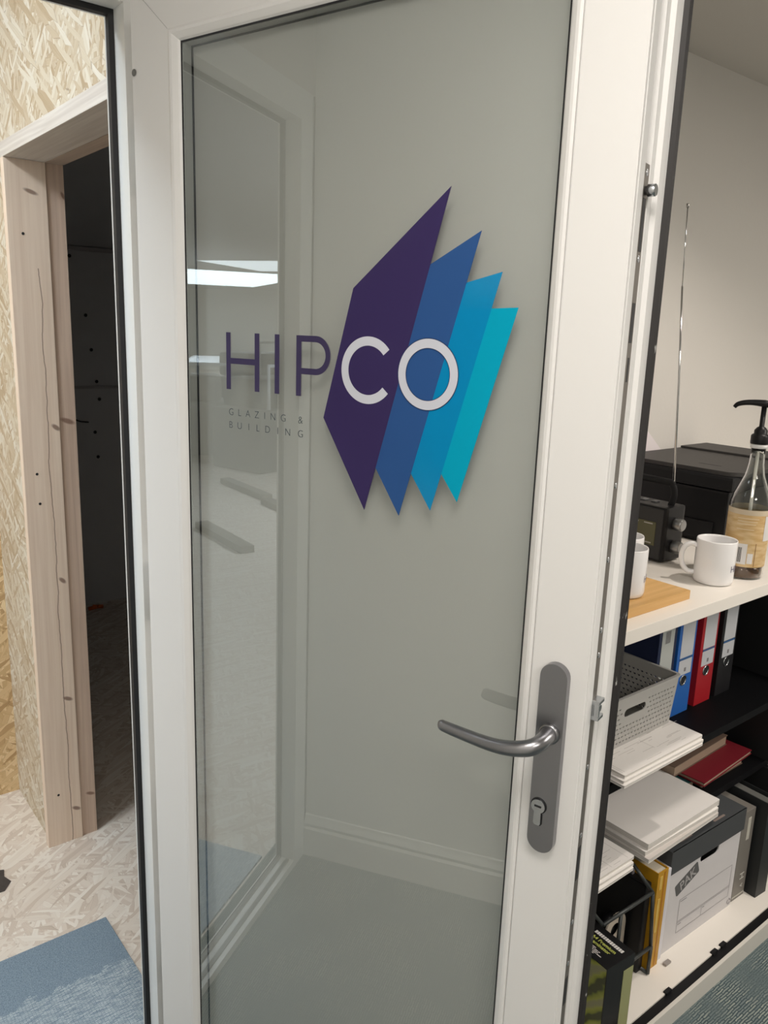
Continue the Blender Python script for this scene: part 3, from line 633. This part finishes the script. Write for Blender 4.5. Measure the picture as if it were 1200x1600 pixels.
# ---- lever arch files on the upper shelf
def binder(x, colr, label, w_=.075, y=.95, code=False):
    b = thing('lever_arch_file', label, 'file', (x, y, .6002), 0, 'lever arch files on the upper shelf')
    m = mat('file_cover', colr, .45)
    obj('cover', join(B(0, w_, 0, .003, 0, .318, bev=.001), B(0, .003, .003, .285, 0, .318), B(w_-.003, w_, .003, .285, 0, .318)), m, b)
    obj('pages', B(.006, w_-.006, .02, .275, .004, .290), PEDGE, b)
    if code:
        obj('spine_label', B(.012, w_-.012, -.0007, 0, .118, .300), mat('label_greyish', (.50, .52, .50), .6), b)
        obj('barcode', join(*[B(.026+i*.003, .0275+i*.003, -.0011, -.0006, .205, .235) for i in range(7)]), INK, b)
        return b
    obj('spine_label', join(B(.012, w_-.008, -.0007, 0, .150, .308), B(.012, w_-.008, -.0007, 0, .104, .143)), mat('spine_label_paper', (.58, .59, .62), .6), b)
    obj('label_rule', B(.012, w_-.008, -.0009, 0, .144, .1485), mat('rule_blue', (.04, .12, .28), .5), b)
    obj('mark', B(.036, .044, -.0010, 0, .112, .122), INK, b)
    T = Matrix.Rotation(PI/2, 4, 'X').to_3x3()
    obj('finger_ring', Lt([(.0135, 0), (.0135, .002), (.0108, .002), (.0108, 0)], seg=28, T=T, c=(w_/2, 0, .089), cap0=False), ZINC, b)
    obj('finger_hole', Lt([(.0001, .0009), (.0108, .0009)], seg=28, T=T, c=(w_/2, 0, .089), cap0=False), BLK, b)
    return b
binder(1.600, (.008, .016, .06), 'navy file with a grey barcoded spine label, leftmost of the row', code=True)
binder(1.687, (.02, .13, .47), 'bright blue file between the navy and the red one')
binder(1.791, (.40, .012, .02), 'red file with white spine label')
binder(1.890, (.012, .012, .014), 'black file with white spine label, right of the red one')

# ---- plastic basket
GP = mat('grey_plastic', (.43, .42, .40), .5)
bk = thing('storage_basket', 'grey perforated plastic basket on top of the papers in front of the files', 'basket', (1.434, .891, .6420))
def side(width, h, slot, outw, T):
    holes = []
    cols = int(width/.0118); rows = 8
    for r_ in range(rows):
        for c_ in range(cols):
            x = -width/2+.014+c_*.0118+(.005 if r_ % 2 else 0); z = .010+r_*.0118
            if x > width/2-.012 or z > h-.014: continue
            if slot and abs(x) < .046 and z > h-.062 and z < h-.018: continue
            dx = .0018
            holes.append([(x-.0036, z), (x-.0020, z-.0022), (x+.0016, z-.0018), (x+.0040, z+.0006), (x+.0034, z+.0028), (x+.0008, z+.0012), (x-.0020, z+.0024)])
    outs = [[(-width/2*.94, 0), (width/2*.94, 0), (width/2, h), (-width/2, h)]] + holes
    if slot: outs.append(stadium(0, h-.038, .078, .019, 8))
    return poly(outs, .0022, T)
BWd, BD, BH = .318, .24, .116
sl = .06
obj('wall_panel', side(BWd, BH, True, 0, basis((0, .004, 0), (1, 0, 0), (0, -sl, 1))), GP, bk)
obj('wall_panel', side(BWd, BH, True, 0, basis((0, BD-.004, 0), (1, 0, 0), (0, sl, 1))), GP, bk)
obj('wall_panel', side(BD, BH, False, 0, basis((BWd/2-.006, BD/2, 0), (0, 1, 0), (sl, 0, 1))), GP, bk)
obj('wall_panel', side(BD, BH, False, 0, basis((-BWd/2+.006, BD/2, 0), (0, 1, 0), (-sl, 0, 1))), GP, bk)
obj('base', B(-BWd/2+.008, BWd/2-.008, .006, BD-.006, 0, .003), GP, bk)
rimp = [rrect(-BWd/2-.006, BWd/2+.006, -.008, BD+.008, .012), rrect(-BWd/2+.001, BWd/2-.001, -.001, BD+.001, .008)]
obj('rim', poly(rimp, .005, basis((0, 0, BH+.0015), (1, 0, 0), (0, 1, 0))), GP, bk)

# ---- bundles of papers; every bundle is a folded set of sheets
def bundle(x0, x1, y0, y1, z0, z1, label, rz=0, top=PAPER, lines=None, group='paper bundles on the cabinet shelves'):
    t_ = thing('paper_bundle', label, 'papers', ((x0+x1)/2, (y0+y1)/2, z0), math.radians(rz), group)
    a, b = (x1-x0)/2, (y1-y0)/2
    obj('sheets', B(-a+.001, a-.001, -b+.001, b-.001, 0, z1-z0-.0012), PEDGE, t_)
    obj('top_sheet', poly([rrect(-a, a, -b, b, .004, 3)], .001, basis((0, 0, z1-z0-.0006), (1, 0, 0), (0, 1, 0))), top, t_)
    if lines:
        bm = bmesh.new()
        for (lx, ly, lw, lh) in lines: box(bm, -a+lx, -a+lx+lw, -b+ly, -b+ly+lh, z1-z0-.00005, z1-z0+.00012)
        obj('printed_lines', bm, mat('print_grey', (.50, .47, .45), .8), t_)
    return t_
rl = random.Random(3)
plan = [(.02+rl.random()*.24, .008+rl.random()*.075, .01+rl.random()*.05, .0009) for _ in range(26)] + [(.006, .01, .0008, .09), (.012, .01, .0008, .08), (.15, .03, .0008, .04)]
bundle(1.293, 1.590, .808, 1.016, .6202, .6270, 'lowest paper bundle of the stack on the upper shelf', .4)
bundle(1.298, 1.595, .811, 1.020, .6272, .6336, 'middle paper bundle of the stack on the upper shelf', -.3)
bundle(1.306, 1.598, .816, 1.024, .6338, .6415, 'top paper bundle with faint drawings, under the grey basket', 0, lines=plan)
bundle(1.462, 1.766, .834, 1.040, .3602, .3710, 'lowest bundle of the middle paper stack, under the black shelf edge', .8, PAPERG)
bundle(1.466, 1.768, .840, 1.045, .3712, .3840, 'second bundle of the middle paper stack', -1.0)
bundle(1.472, 1.776, .842, 1.048, .3842, .4005, 'blank white top bundle of the middle paper stack', 0)
bundle(1.120, 1.418, .838, 1.045, .3602, .3680, 'lowest bundle of the left paper stack, beside the door edge', .5)
bundle(1.125, 1.424, .844, 1.050, .3682, .3765, 'middle bundle of the left paper stack, beside the door edge', -.6)
bundle(1.132, 1.432, .849, 1.055, .3767, .3855, 'printed top bundle of the left paper stack, beside the door edge', 0,
       lines=[(.19+.0, .010+i*.0075, .012+.02*rl.random(), .0008) for i in range(11)] + [(.235, .008+i*.0095, .012+.03*rl.random(), .0008) for i in range(9)] + [(.225, .006, .0008, .085), (.282, .006, .0008, .085), (.15, .01, .0008, .07)])

lt_ = thing('letter_tray', 'black tray under the top paper stack on the upper shelf', 'tray', (1.31, .86, .6002))
obj('base', B(0, .27, 0, .15, 0, .0196), BLACKM, lt_)
obj('lip', B(0, .27, -.004, -.0005, 0, .016), BLACKM, lt_)
# ---- books
def book(x0, x1, y0, y1, z0, z1, colr, label, rz=0):
    t_ = thing('book', label, 'book', ((x0+x1)/2, (y0+y1)/2, z0), math.radians(rz), 'books lying on the middle shelf')
    a, b, h = (x1-x0)/2, (y1-y0)/2, z1-z0; m = mat('book_cover', colr, .6)
    obj('cover', join(B(-a, a, -b, b, 0, .002), B(-a, a, -b, b, h-.002, h), B(-a, a, b-.003, b, .002, h-.002)), m, t_)
    obj('pages', B(-a+.003, a-.003, -b+.002, b-.004, .0021, h-.0021), mat('page_tan', (.36, .27, .20), .8), t_)
book(1.850, 2.060, .930, 1.080, .3602, .3840, (.16, .105, .075), 'brown book at the bottom of the pile below the red one')
book(1.700, 1.838, .945, 1.10, .3602, .3820, (.015, .07, .075), 'dark teal book beside the brown book pile, mostly behind papers')
book(1.815, 2.085, .915, 1.06, .3842, .3960, (.20, .010, .02), 'dark red book in the middle of the pile', 3)
book(1.775, 2.055, .975, 1.125, .3962, .4250, (.17, .115, .085), 'brown book on top of the red one', 2)

# ---- archive box
ab = thing('archive_box', 'white cardboard archive box with dark grey lid, printed form and hand hole', 'box', (1.582, .842, .0512), math.radians(-1.6))
WB = mat('white_card', (.60, .58, .585), .75); LID = mat('lid_card', (.052, .056, .060), .75)
AW, AD, AH = .312, .30, .283
FT = basis((0, .0015, 0), (1, 0, 0), (0, 0, 1))
obj('front_panel', poly([[(0, 0), (AW, 0), (AW, AH), (0, AH)], stadium(.170, .212, .082, .026, 8)], .003, FT), WB, ab)
obj('walls', join(B(0, .003, .003, AD, 0, AH), B(AW-.003, AW, .003, AD, 0, AH), B(.003, AW-.003, AD-.003, AD, 0, AH), B(.003, AW-.003, .003, AD-.003, 0, .003)), WB, ab)
obj('side_flap', B(-.0022, 0, .03, .27, .06, .262), mat('flap_card', (.42, .41, .42), .75), ab)
lidp = poly([[(-.004, .224), (AW+.004, .224), (AW+.004, AH+.003), (-.004, AH+.003)]], .0025, basis((0, -.0030, 0), (1, 0, 0), (0, 0, 1)))
lid = obj('lid', join(lidp, B(-.004, AW+.004, -.004, AD+.004, AH+.0005, AH+.003), B(-.0065, -.004, -.004, AD+.004, .224, AH+.003), B(AW+.004, AW+.0065, -.004, AD+.004, .224, AH+.003)), LID, ab)
for x in (.07, .215): obj('lid_slot', poly([stadium(0, 0, .050, .006, 6)], .0006, basis((x, .012, AH+.0032), (1, 0, 0), (0, 1, 0))), mat('slot_tan', (.24, .19, .17), .8), lid)
def on_front(b2, z=-.0003): return b2
outs = [rrect(-.048, .048, -.0175, .0175, .004)]
PT = basis((.0785, -.0004, .178), (math.cos(.36), 0, math.sin(.36)), (-math.sin(.36), 0, math.cos(.36)))
obj('logo_badge', poly([rrect(-.048, .048, -.0175, .0175, .005)], .0004, PT), mat('badge_grey', (.10, .10, .10), .7), ab)
T2 = PT.copy(); b = text('PAK', .036, Matrix.Identity(4), .0002, fat=.0007)
xs = [v.co.x for v in b.verts]; b.transform(PT @ Matrix.Translation((-(max(xs)+min(xs))/2+.004, -.0125, -.0005-.0002)) ); 
for v in b.verts: v.co.y = -.0009
obj('logo_lettering', b, mat('badge_white', (.66, .64, .64), .7), ab)
def line(bm, x0, z0, x1, z1_, w_=.0012):
    d = Vector((x1-x0, 0, z1_-z0)).normalized(); n_ = Vector((-d.z, 0, d.x))*w_/2
    q = [bm.verts.new((x, -.0004, z)) for x, z in ((x0+n_.x, z0+n_.z), (x1+n_.x, z1_+n_.z), (x1-n_.x, z1_-n_.z), (x0-n_.x, z0-n_.z))]; bm.faces.new(q)
bm = bmesh.new()
for l_ in ((.058, .128, .292, .128), (.058, .128, .058, .035), (.292, .128, .292, .035), (.058, .067, .292, .067), (.058, .063, .292, .063), (.058, .035, .292, .035), (.165, .063, .165, .035)): line(bm, *l_)
for l_ in ((.062, .122, .088, .122), (.062, .057, .076, .057), (.169, .057, .178, .057)): line(bm, *l_, w_=.0022)
obj('printed_form', bm, INK, ab)
bm = bmesh.new()
for rr_ in (.0085, .006):
    for i in range(3):
        for j in range(4):
            a = i*2.09+j*.42; line(bm, .300+rr_*math.cos(a), .015+rr_*math.sin(a), .300+rr_*math.cos(a+.4), .015+rr_*math.sin(a+.4), .0018)
obj('recycling_mark', bm, INK, ab)
# grey box file beside it
bf = thing('box_file', 'slim grey box file standing right of the archive box', 'file', (1.902, .836, .0512), math.radians(-2))
GB = mat('grey_board', (.19, .175, .155), .5)
obj('case', B(0, .062, 0, .24, 0, .262, bev=.002), GB, bf)
obj('label_holder', B(.030, .044, -.0008, 0, .175, .240), mat('label_pale_grey', (.50, .48, .42), .6), bf)
lt = text('H', .030, basis((.048, -.0006, .055), (0, 0, 1), (-1, 0, 0)), .0002)
obj('lettering', join(lt, text('A', .016, basis((.046, -.0006, .030), (0, 0, 1), (-1, 0, 0)), .0002)), mat('letter_pale', (.55, .54, .50), .6), bf)
obj('foot_trim', B(.002, .060, -.0008, 0, .008, .012), mat('trim_pale', (.45, .43, .38), .5), bf)
dk = thing('dark_folder', 'black folder standing upright right of the slim grey box file', 'folder', (1.972, .806, .0512), math.radians(-4))
obj('cover', join(B(0, .003, 0, .26, 0, .28), B(.047, .050, 0, .26, 0, .28), B(.003, .047, 0, .003, 0, .28)), mat('folder_black', (.016, .018, .019), .45), dk)
obj('pages', B(.006, .044, .008, .25, .002, .27), mat('pages_dark', (.12, .12, .11), .8), dk)
# yellow magazine and clear sleeve
yb = thing('yellow_book', 'yellow paperback standing on edge against the archive box', 'book', (1.513, .832, .0512), math.radians(-1))
obj('cover', join(B(0, .040, 0, .0022, 0, .262), B(0, .0018, .0022, .20, 0, .262), B(.0382, .040, .0022, .20, 0, .262)), mat('yellow_cover', (.50, .26, .015), .4), yb)
obj('pages', B(.003, .037, .004, .195, .002, .258), mat('pages_yellowish', (.55, .50, .40), .8), yb)
obj('spine_stripe', B(.024, .030, -.0006, 0, .004, .258), mat('orange_stripe', (.42, .17, .01), .4), yb)
obj('spine_print', join(B(.008, .018, -.0007, 0, .215, .250), B(.009, .017, -.0007, 0, .10, .19)), mat('spine_ink', (.62, .42, .10), .5), yb)
tag(obj('clear_sleeve', B(1.5555, 1.576, .836, 1.02, .0513, .300, bev=.003), mat('clear_plastic', (.66, .65, .70), .25), loc=(1.565, .92, .0513)), 'thin milky plastic sleeve between the yellow book and the archive box', 'sleeve')

# ---- wire rack, tape, pouch box
WIRE = mat('grey_wire', (.055, .06, .06), .4, .4)
wr = thing('wire_rack', 'dark grey wire rack on the bottom board under the left paper stack', 'rack', (1.300, .825, .0512))
x0, x1, y1, z0, z1_ = 0, .188, .20, .082, .238
def rod(name, pts): 
    P, R2 = smooth(pts, [(.0042, .0042)]*len(pts), 3) if len(pts) > 2 else (pts, .0042)
    return obj(name, tube(bmesh.new(), P, R2, seg=10), WIRE, wr)
rod('top_bar', [(x0, 0, z1_), (x1-.004, 0, z1_-.006)]); rod('lower_bar', [(x0+.065, .0, z0), (x1+.018, 0, z0-.004)])
rod('upright', [(x1-.004, 0, z1_-.006), (x1+.016, .0, z0)]); rod('upright', [(x1-.004, 0, z1_-.006), (x1-.022, .045, .285)]); rod('upright', [(x0, 0, z1_), (x0-.02, .05, .285)])
rod('upright', [(x0+.065, 0, z1_-.002), (x0+.065, 0, .0045)]); rod('foot', [(x0+.065, .0, .0045), (x0+.065, y1, .0045)]); rod('foot', [(x1+.018, .0, .0045), (x1+.018, y1, .0045)]); rod('upright', [(x1+.018, 0, z0-.004), (x1+.018, .0, .0045)])
rod('rear_bar', [(x0+.065, y1, z0), (x1+.018, y1, z0)]); rod('upright', [(x0+.065, y1, z0), (x0+.065, y1, .0045)]); rod('upright', [(x1+.018, y1, z0), (x1+.018, y1, .0045)])
td = thing('tape_dispenser', 'black tape dispenser with cream side holding a roll, inside the wire rack', 'tape dispenser', (1.455, .880, .0512))
T = Matrix.Rotation(PI/2, 4, 'X').to_3x3()
cream = mat('cream_plastic', (.52, .46, .38), .4)
shell = [(-.075, 0), (.020, 0), (.020, .125)] + [(-.018+.038*math.cos(a), .125+.038*math.sin(a)) for a in [PI*i/12 for i in range(13)]] + [(-.062, .10), (-.085, .05)]
obj('side_shell', poly([shell, circ(-.020, .122, .017, 24)], .004, basis((0, 0, 0), (1, 0, 0), (0, 0, 1))), cream, td)
obj('body', poly([[(-.078, 0), (.018, 0), (.018, .05), (-.084, .045)]], .040, basis((0, .023, 0), (1, 0, 0), (0, 0, 1))), BLACKP, td)
obj('tape_roll', Lt([(.018, -.022), (.032, -.022), (.032, -.003), (.018, -.003)], seg=32, T=T, c=(-.020, 0, .122), cap0=False), BLACKP, td)
hb = thing('black_holder', 'glossy black upright holder between the tape dispenser and the yellow book', 'holder', (1.482, .855, .0512), 0)
obj('case', B(.004, .026, -.012, .17, 0, .236, bev=.004), BLACKP, hb)
obj('inner_card', B(.010, .018, .03, .12, .237, .250), mat('card_grey', (.18, .17, .19), .6), hb)
pb = thing('laminator_box', 'black and green laminator carton in the bottom corner, writing on its top', 'box', (1.259, .777, .0512), math.radians(-4))
PBW, PBL, PBH = .088, .115, .184
obj('carton', B(0, PBW, 0, PBL, 0, PBH, bev=.001), mat('carton_black', (.010, .010, .011), .35), pb)
def green_mat():
    m = mat('carton_green', (.33, .36, .05), .45); T_ = NT(m); tc = T_.n('ShaderNodeTexCoord')
    wv = T_.n('ShaderNodeTexWave'); wv.bands_direction = 'DIAGONAL'; wv.inputs['Scale'].default_value = 9; wv.inputs['Distortion'].default_value = 6; wv.inputs['Detail'].default_value = 3; T_.l(tc.outputs['Object'], wv.inputs['Vector'])
    T_.l(T_.ramp(wv.outputs[1], [(.1, (.07, .08, .03)), (.3, (.24, .28, .04)), (.7, (.36, .38, .07)), (.95, (.30, .30, .16))]), T_.b.inputs['Base Color']); return m
obj('patterned_side', B(-.0008, -.0001, .002, PBL-.002, .002, PBH-.002), green_mat(), pb)
obj('patterned_edge', B(PBW*.62, PBW-.002, -.0008, -.0001, .002, PBH-.03), mat('carton_edge_pattern', (.32, .33, .16), .5), pb)
def tp(s, size, u, v, m, fat=.0002): # writing runs along -Y on the top face, letter tops towards +X
    b = text(s, size, basis((u, v, PBH+.0003), (0, -1, 0), (1, 0, 0)), .0001, fat=fat); return obj('lettering', b, m, pb)
LW = mat('carton_white', (.70, .68, .66), .5); LG = mat('carton_lime', (.50, .55, .12), .5)
tp('A4 Premium', .0125, .046, .084, LG); tp('Laminator', .0125, .034, .078, LG)
bm = bmesh.new(); rr3 = random.Random(5)
yv = .088
while yv > .018: box(bm, .061, .070, yv-.0045, yv, PBH+.0001, PBH+.0005); yv -= .0058
obj('heading_marks', bm, LW, pb)
bm = bmesh.new()
for u in (.026, .022, .018, .014, .010, .006):
    yv = .110
    while yv > .035+rr3.random()*.02: l_ = .004+rr3.random()*.008; box(bm, u, u+.0016, yv-l_, yv, PBH+.0001, PBH+.0004); yv -= l_+.0015
obj('small_print', bm, LW, pb)
bm = bmesh.new(); q = [bm.verts.new(p) for p in ((.062, .113, PBH+.0004), (.074, .104, PBH+.0004), (.058, .101, PBH+.0004))]; bm.faces.new(q)
obj('corner_flash', bm, LG, pb)
bit = tag(obj('eraser_stub', B(1.562, 1.584, .812, .822, .0512, .0572, bev=.002), mat('stub_grey', (.30, .27, .25), .7), loc=(1.573, .817, .0512)), 'tiny grey stub lying on the white bottom board in front of the archive box', 'eraser')

# ================================================================= OSB SIDE
ct = tag(obj('carpet_tile', B(-.26, .583, 1.405, 1.800, 0.0005, .0075, bev=.001), TILE, loc=None), 'blue grey carpet tile lying loose on the chipboard floor outside the doorway', 'carpet tile')
bm = bmesh.new(); rg = random.Random(2)
q = [(.30, 2.19), (.395, 2.165), (.425, 2.15), (.418, 2.12), (.428, 2.09), (.405, 2.06), (.36, 2.06), (.30, 2.08)]
f0 = bm.faces.new([bm.verts.new((x, y, .0006)) for x, y in q]); g = bmesh.ops.extrude_face_region(bm, geom=[f0]); bmesh.ops.translate(bm, verts=[v for v in g['geom'] if isinstance(v, bmesh.types.BMVert)], vec=(0, 0, .0015))
tag(obj('tape_scrap', bm, mat('dark_scrap', (.06, .05, .045), .8, bump=1, bscale=60), loc=(.36, 2.1, .0006)), 'torn dark brown scrap stuck to the chipboard floor at the left edge', 'scrap')
cl = thing('spring_clamp', 'small orange clamp on the dark store room floor by the far wall', 'clamp', (1.34, 4.07, .0))
obj('jaw', Tb([(-.03, 0, .012), (.02, .0, .016), (.045, 0, .012)], .010, seg=10), mat('orange_plastic', (.55, .12, .02), .5), cl)
obj('handle', Tb([(.02, 0, .016), (-.01, -.02, .03)], .008, seg=10), mat('orange_plastic_b', (.5, .10, .02), .5), cl)
P, R2 = smooth([(1.27, 4.165, 1.10), (1.30, 4.155, 1.06), (1.285, 4.15, 1.03), (1.33, 4.15, .995), (1.385, 4.155, .985)], [(.004, .004)]*5)
tag(obj('cable', tube(bmesh.new(), P, R2, seg=8), BLK), 'short black cable poking out of the dark store room wall', 'cable')
for y, z, wh in ((1.40, 1.52, 'topmost below the wall joint'), (1.42, 1.35, 'second from the top'), (1.44, 1.19, 'just above the middle joint'), (1.45, 1.10, 'just below the middle joint'), (1.42, .93, 'below the black cable'), (1.43, .80, 'lowest of all'), (1.335, 1.80, 'close under the sloping ceiling')):
    tag(obj('screw', Lt([(.0001, 0), (.008, 0), (.009, -.002)], seg=10, T=Matrix.Rotation(-PI/2, 4, 'X').to_3x3(), c=(y, 4.169, z)), BLK), 'black screw head in the dark store room wall, '+wh, 'screw', 'screws in the store room wall')

# workshop things far down the hall (seen mirrored in the door glass)
DG = mat('dark_grey_kit', (.03, .033, .036), .5); MG = mat('mid_grey_kit', (.10, .11, .115), .5); LGY = mat('light_kit', (.62, .66, .70), .4)
def bench(label, loc, rz, L, Wd, top):
    t_ = thing('workbench', label, 'workbench', loc, rz, 'workbenches in the hall')
    obj('worktop', B(-L/2, L/2, -Wd/2, Wd/2, .82, .87), top, t_)
    for sx in (-1, 1):
        for sy in (-1, 1): obj('leg', B(sx*(L/2-.08)-.035, sx*(L/2-.08)+.035, sy*(Wd/2-.08)-.035, sy*(Wd/2-.08)+.035, 0, .82), MG, t_)
    obj('lower_shelf', B(-L/2+.05, L/2-.05, -Wd/2+.05, Wd/2-.05, .22, .26), DG, t_)
    return t_
bench('dark workbench farther down the hall than the two near machines', (-8.3, 7.6, 0), -.5, 2.4, .9, DG)
bench('pale topped workbench in the middle of the hall', (-11.5, 8.2, 0), -.5, 3.0, 1.0, LGY)
def machine(label, loc, rz, s, m):
    t_ = thing('cutting_machine', label, 'machine', loc, rz, 'machines in the hall')
    obj('housing', B(-.5*s, .5*s, -.35*s, .35*s, 0, .62*s, bev=.05), m, t_)
    obj('hood', B(-.35*s, .42*s, -.28*s, .28*s, .62*s, .92*s, bev=.08), DG, t_)
    obj('motor', Tb([(-.5*s, 0, .72*s), (-.85*s, 0, .72*s)], .12*s, seg=20), MG, t_)
    obj('guard_rail', Tb([(-.4*s, -.36*s, .63*s), (-.4*s, -.36*s, 1.05*s), (.4*s, -.36*s, 1.05*s), (.4*s, -.36*s, .63*s)], .02, seg=8), LGY, t_)
machine('dark machine with a hood nearest the doorway in the hall', (-6.3, 4.45, 0), .3, 1.05, DG)
machine('grey machine with a motor beside the nearest dark machine', (-6.7, 5.7, 0), 1.0, 1.0, MG)
machine('dark machine at the far end of the hall', (-9.5, 6.3, 0), .2, 1.2, DG)
for x, y, l_, wh in ((-4.9, 4.0, .9, 'farthest from the doorway'), (-4.3, 3.3, .7, 'middle one of the three'), (-3.3, 3.3, .8, 'nearest the doorway')):
    t_ = tag(obj('timber_offcut', B(-l_/2, l_/2, -.05, .05, 0, .05, bev=.004), wood('offcut', 'X', (.13, .11, .09), (.2, .17, .14)), loc=None), 'dark timber offcut lying on the open hall floor, '+wh, 'timber', 'offcuts on the hall floor')
    t_.location = (x, y, .0003); t_.rotation_euler = (0, 0, 2.2)
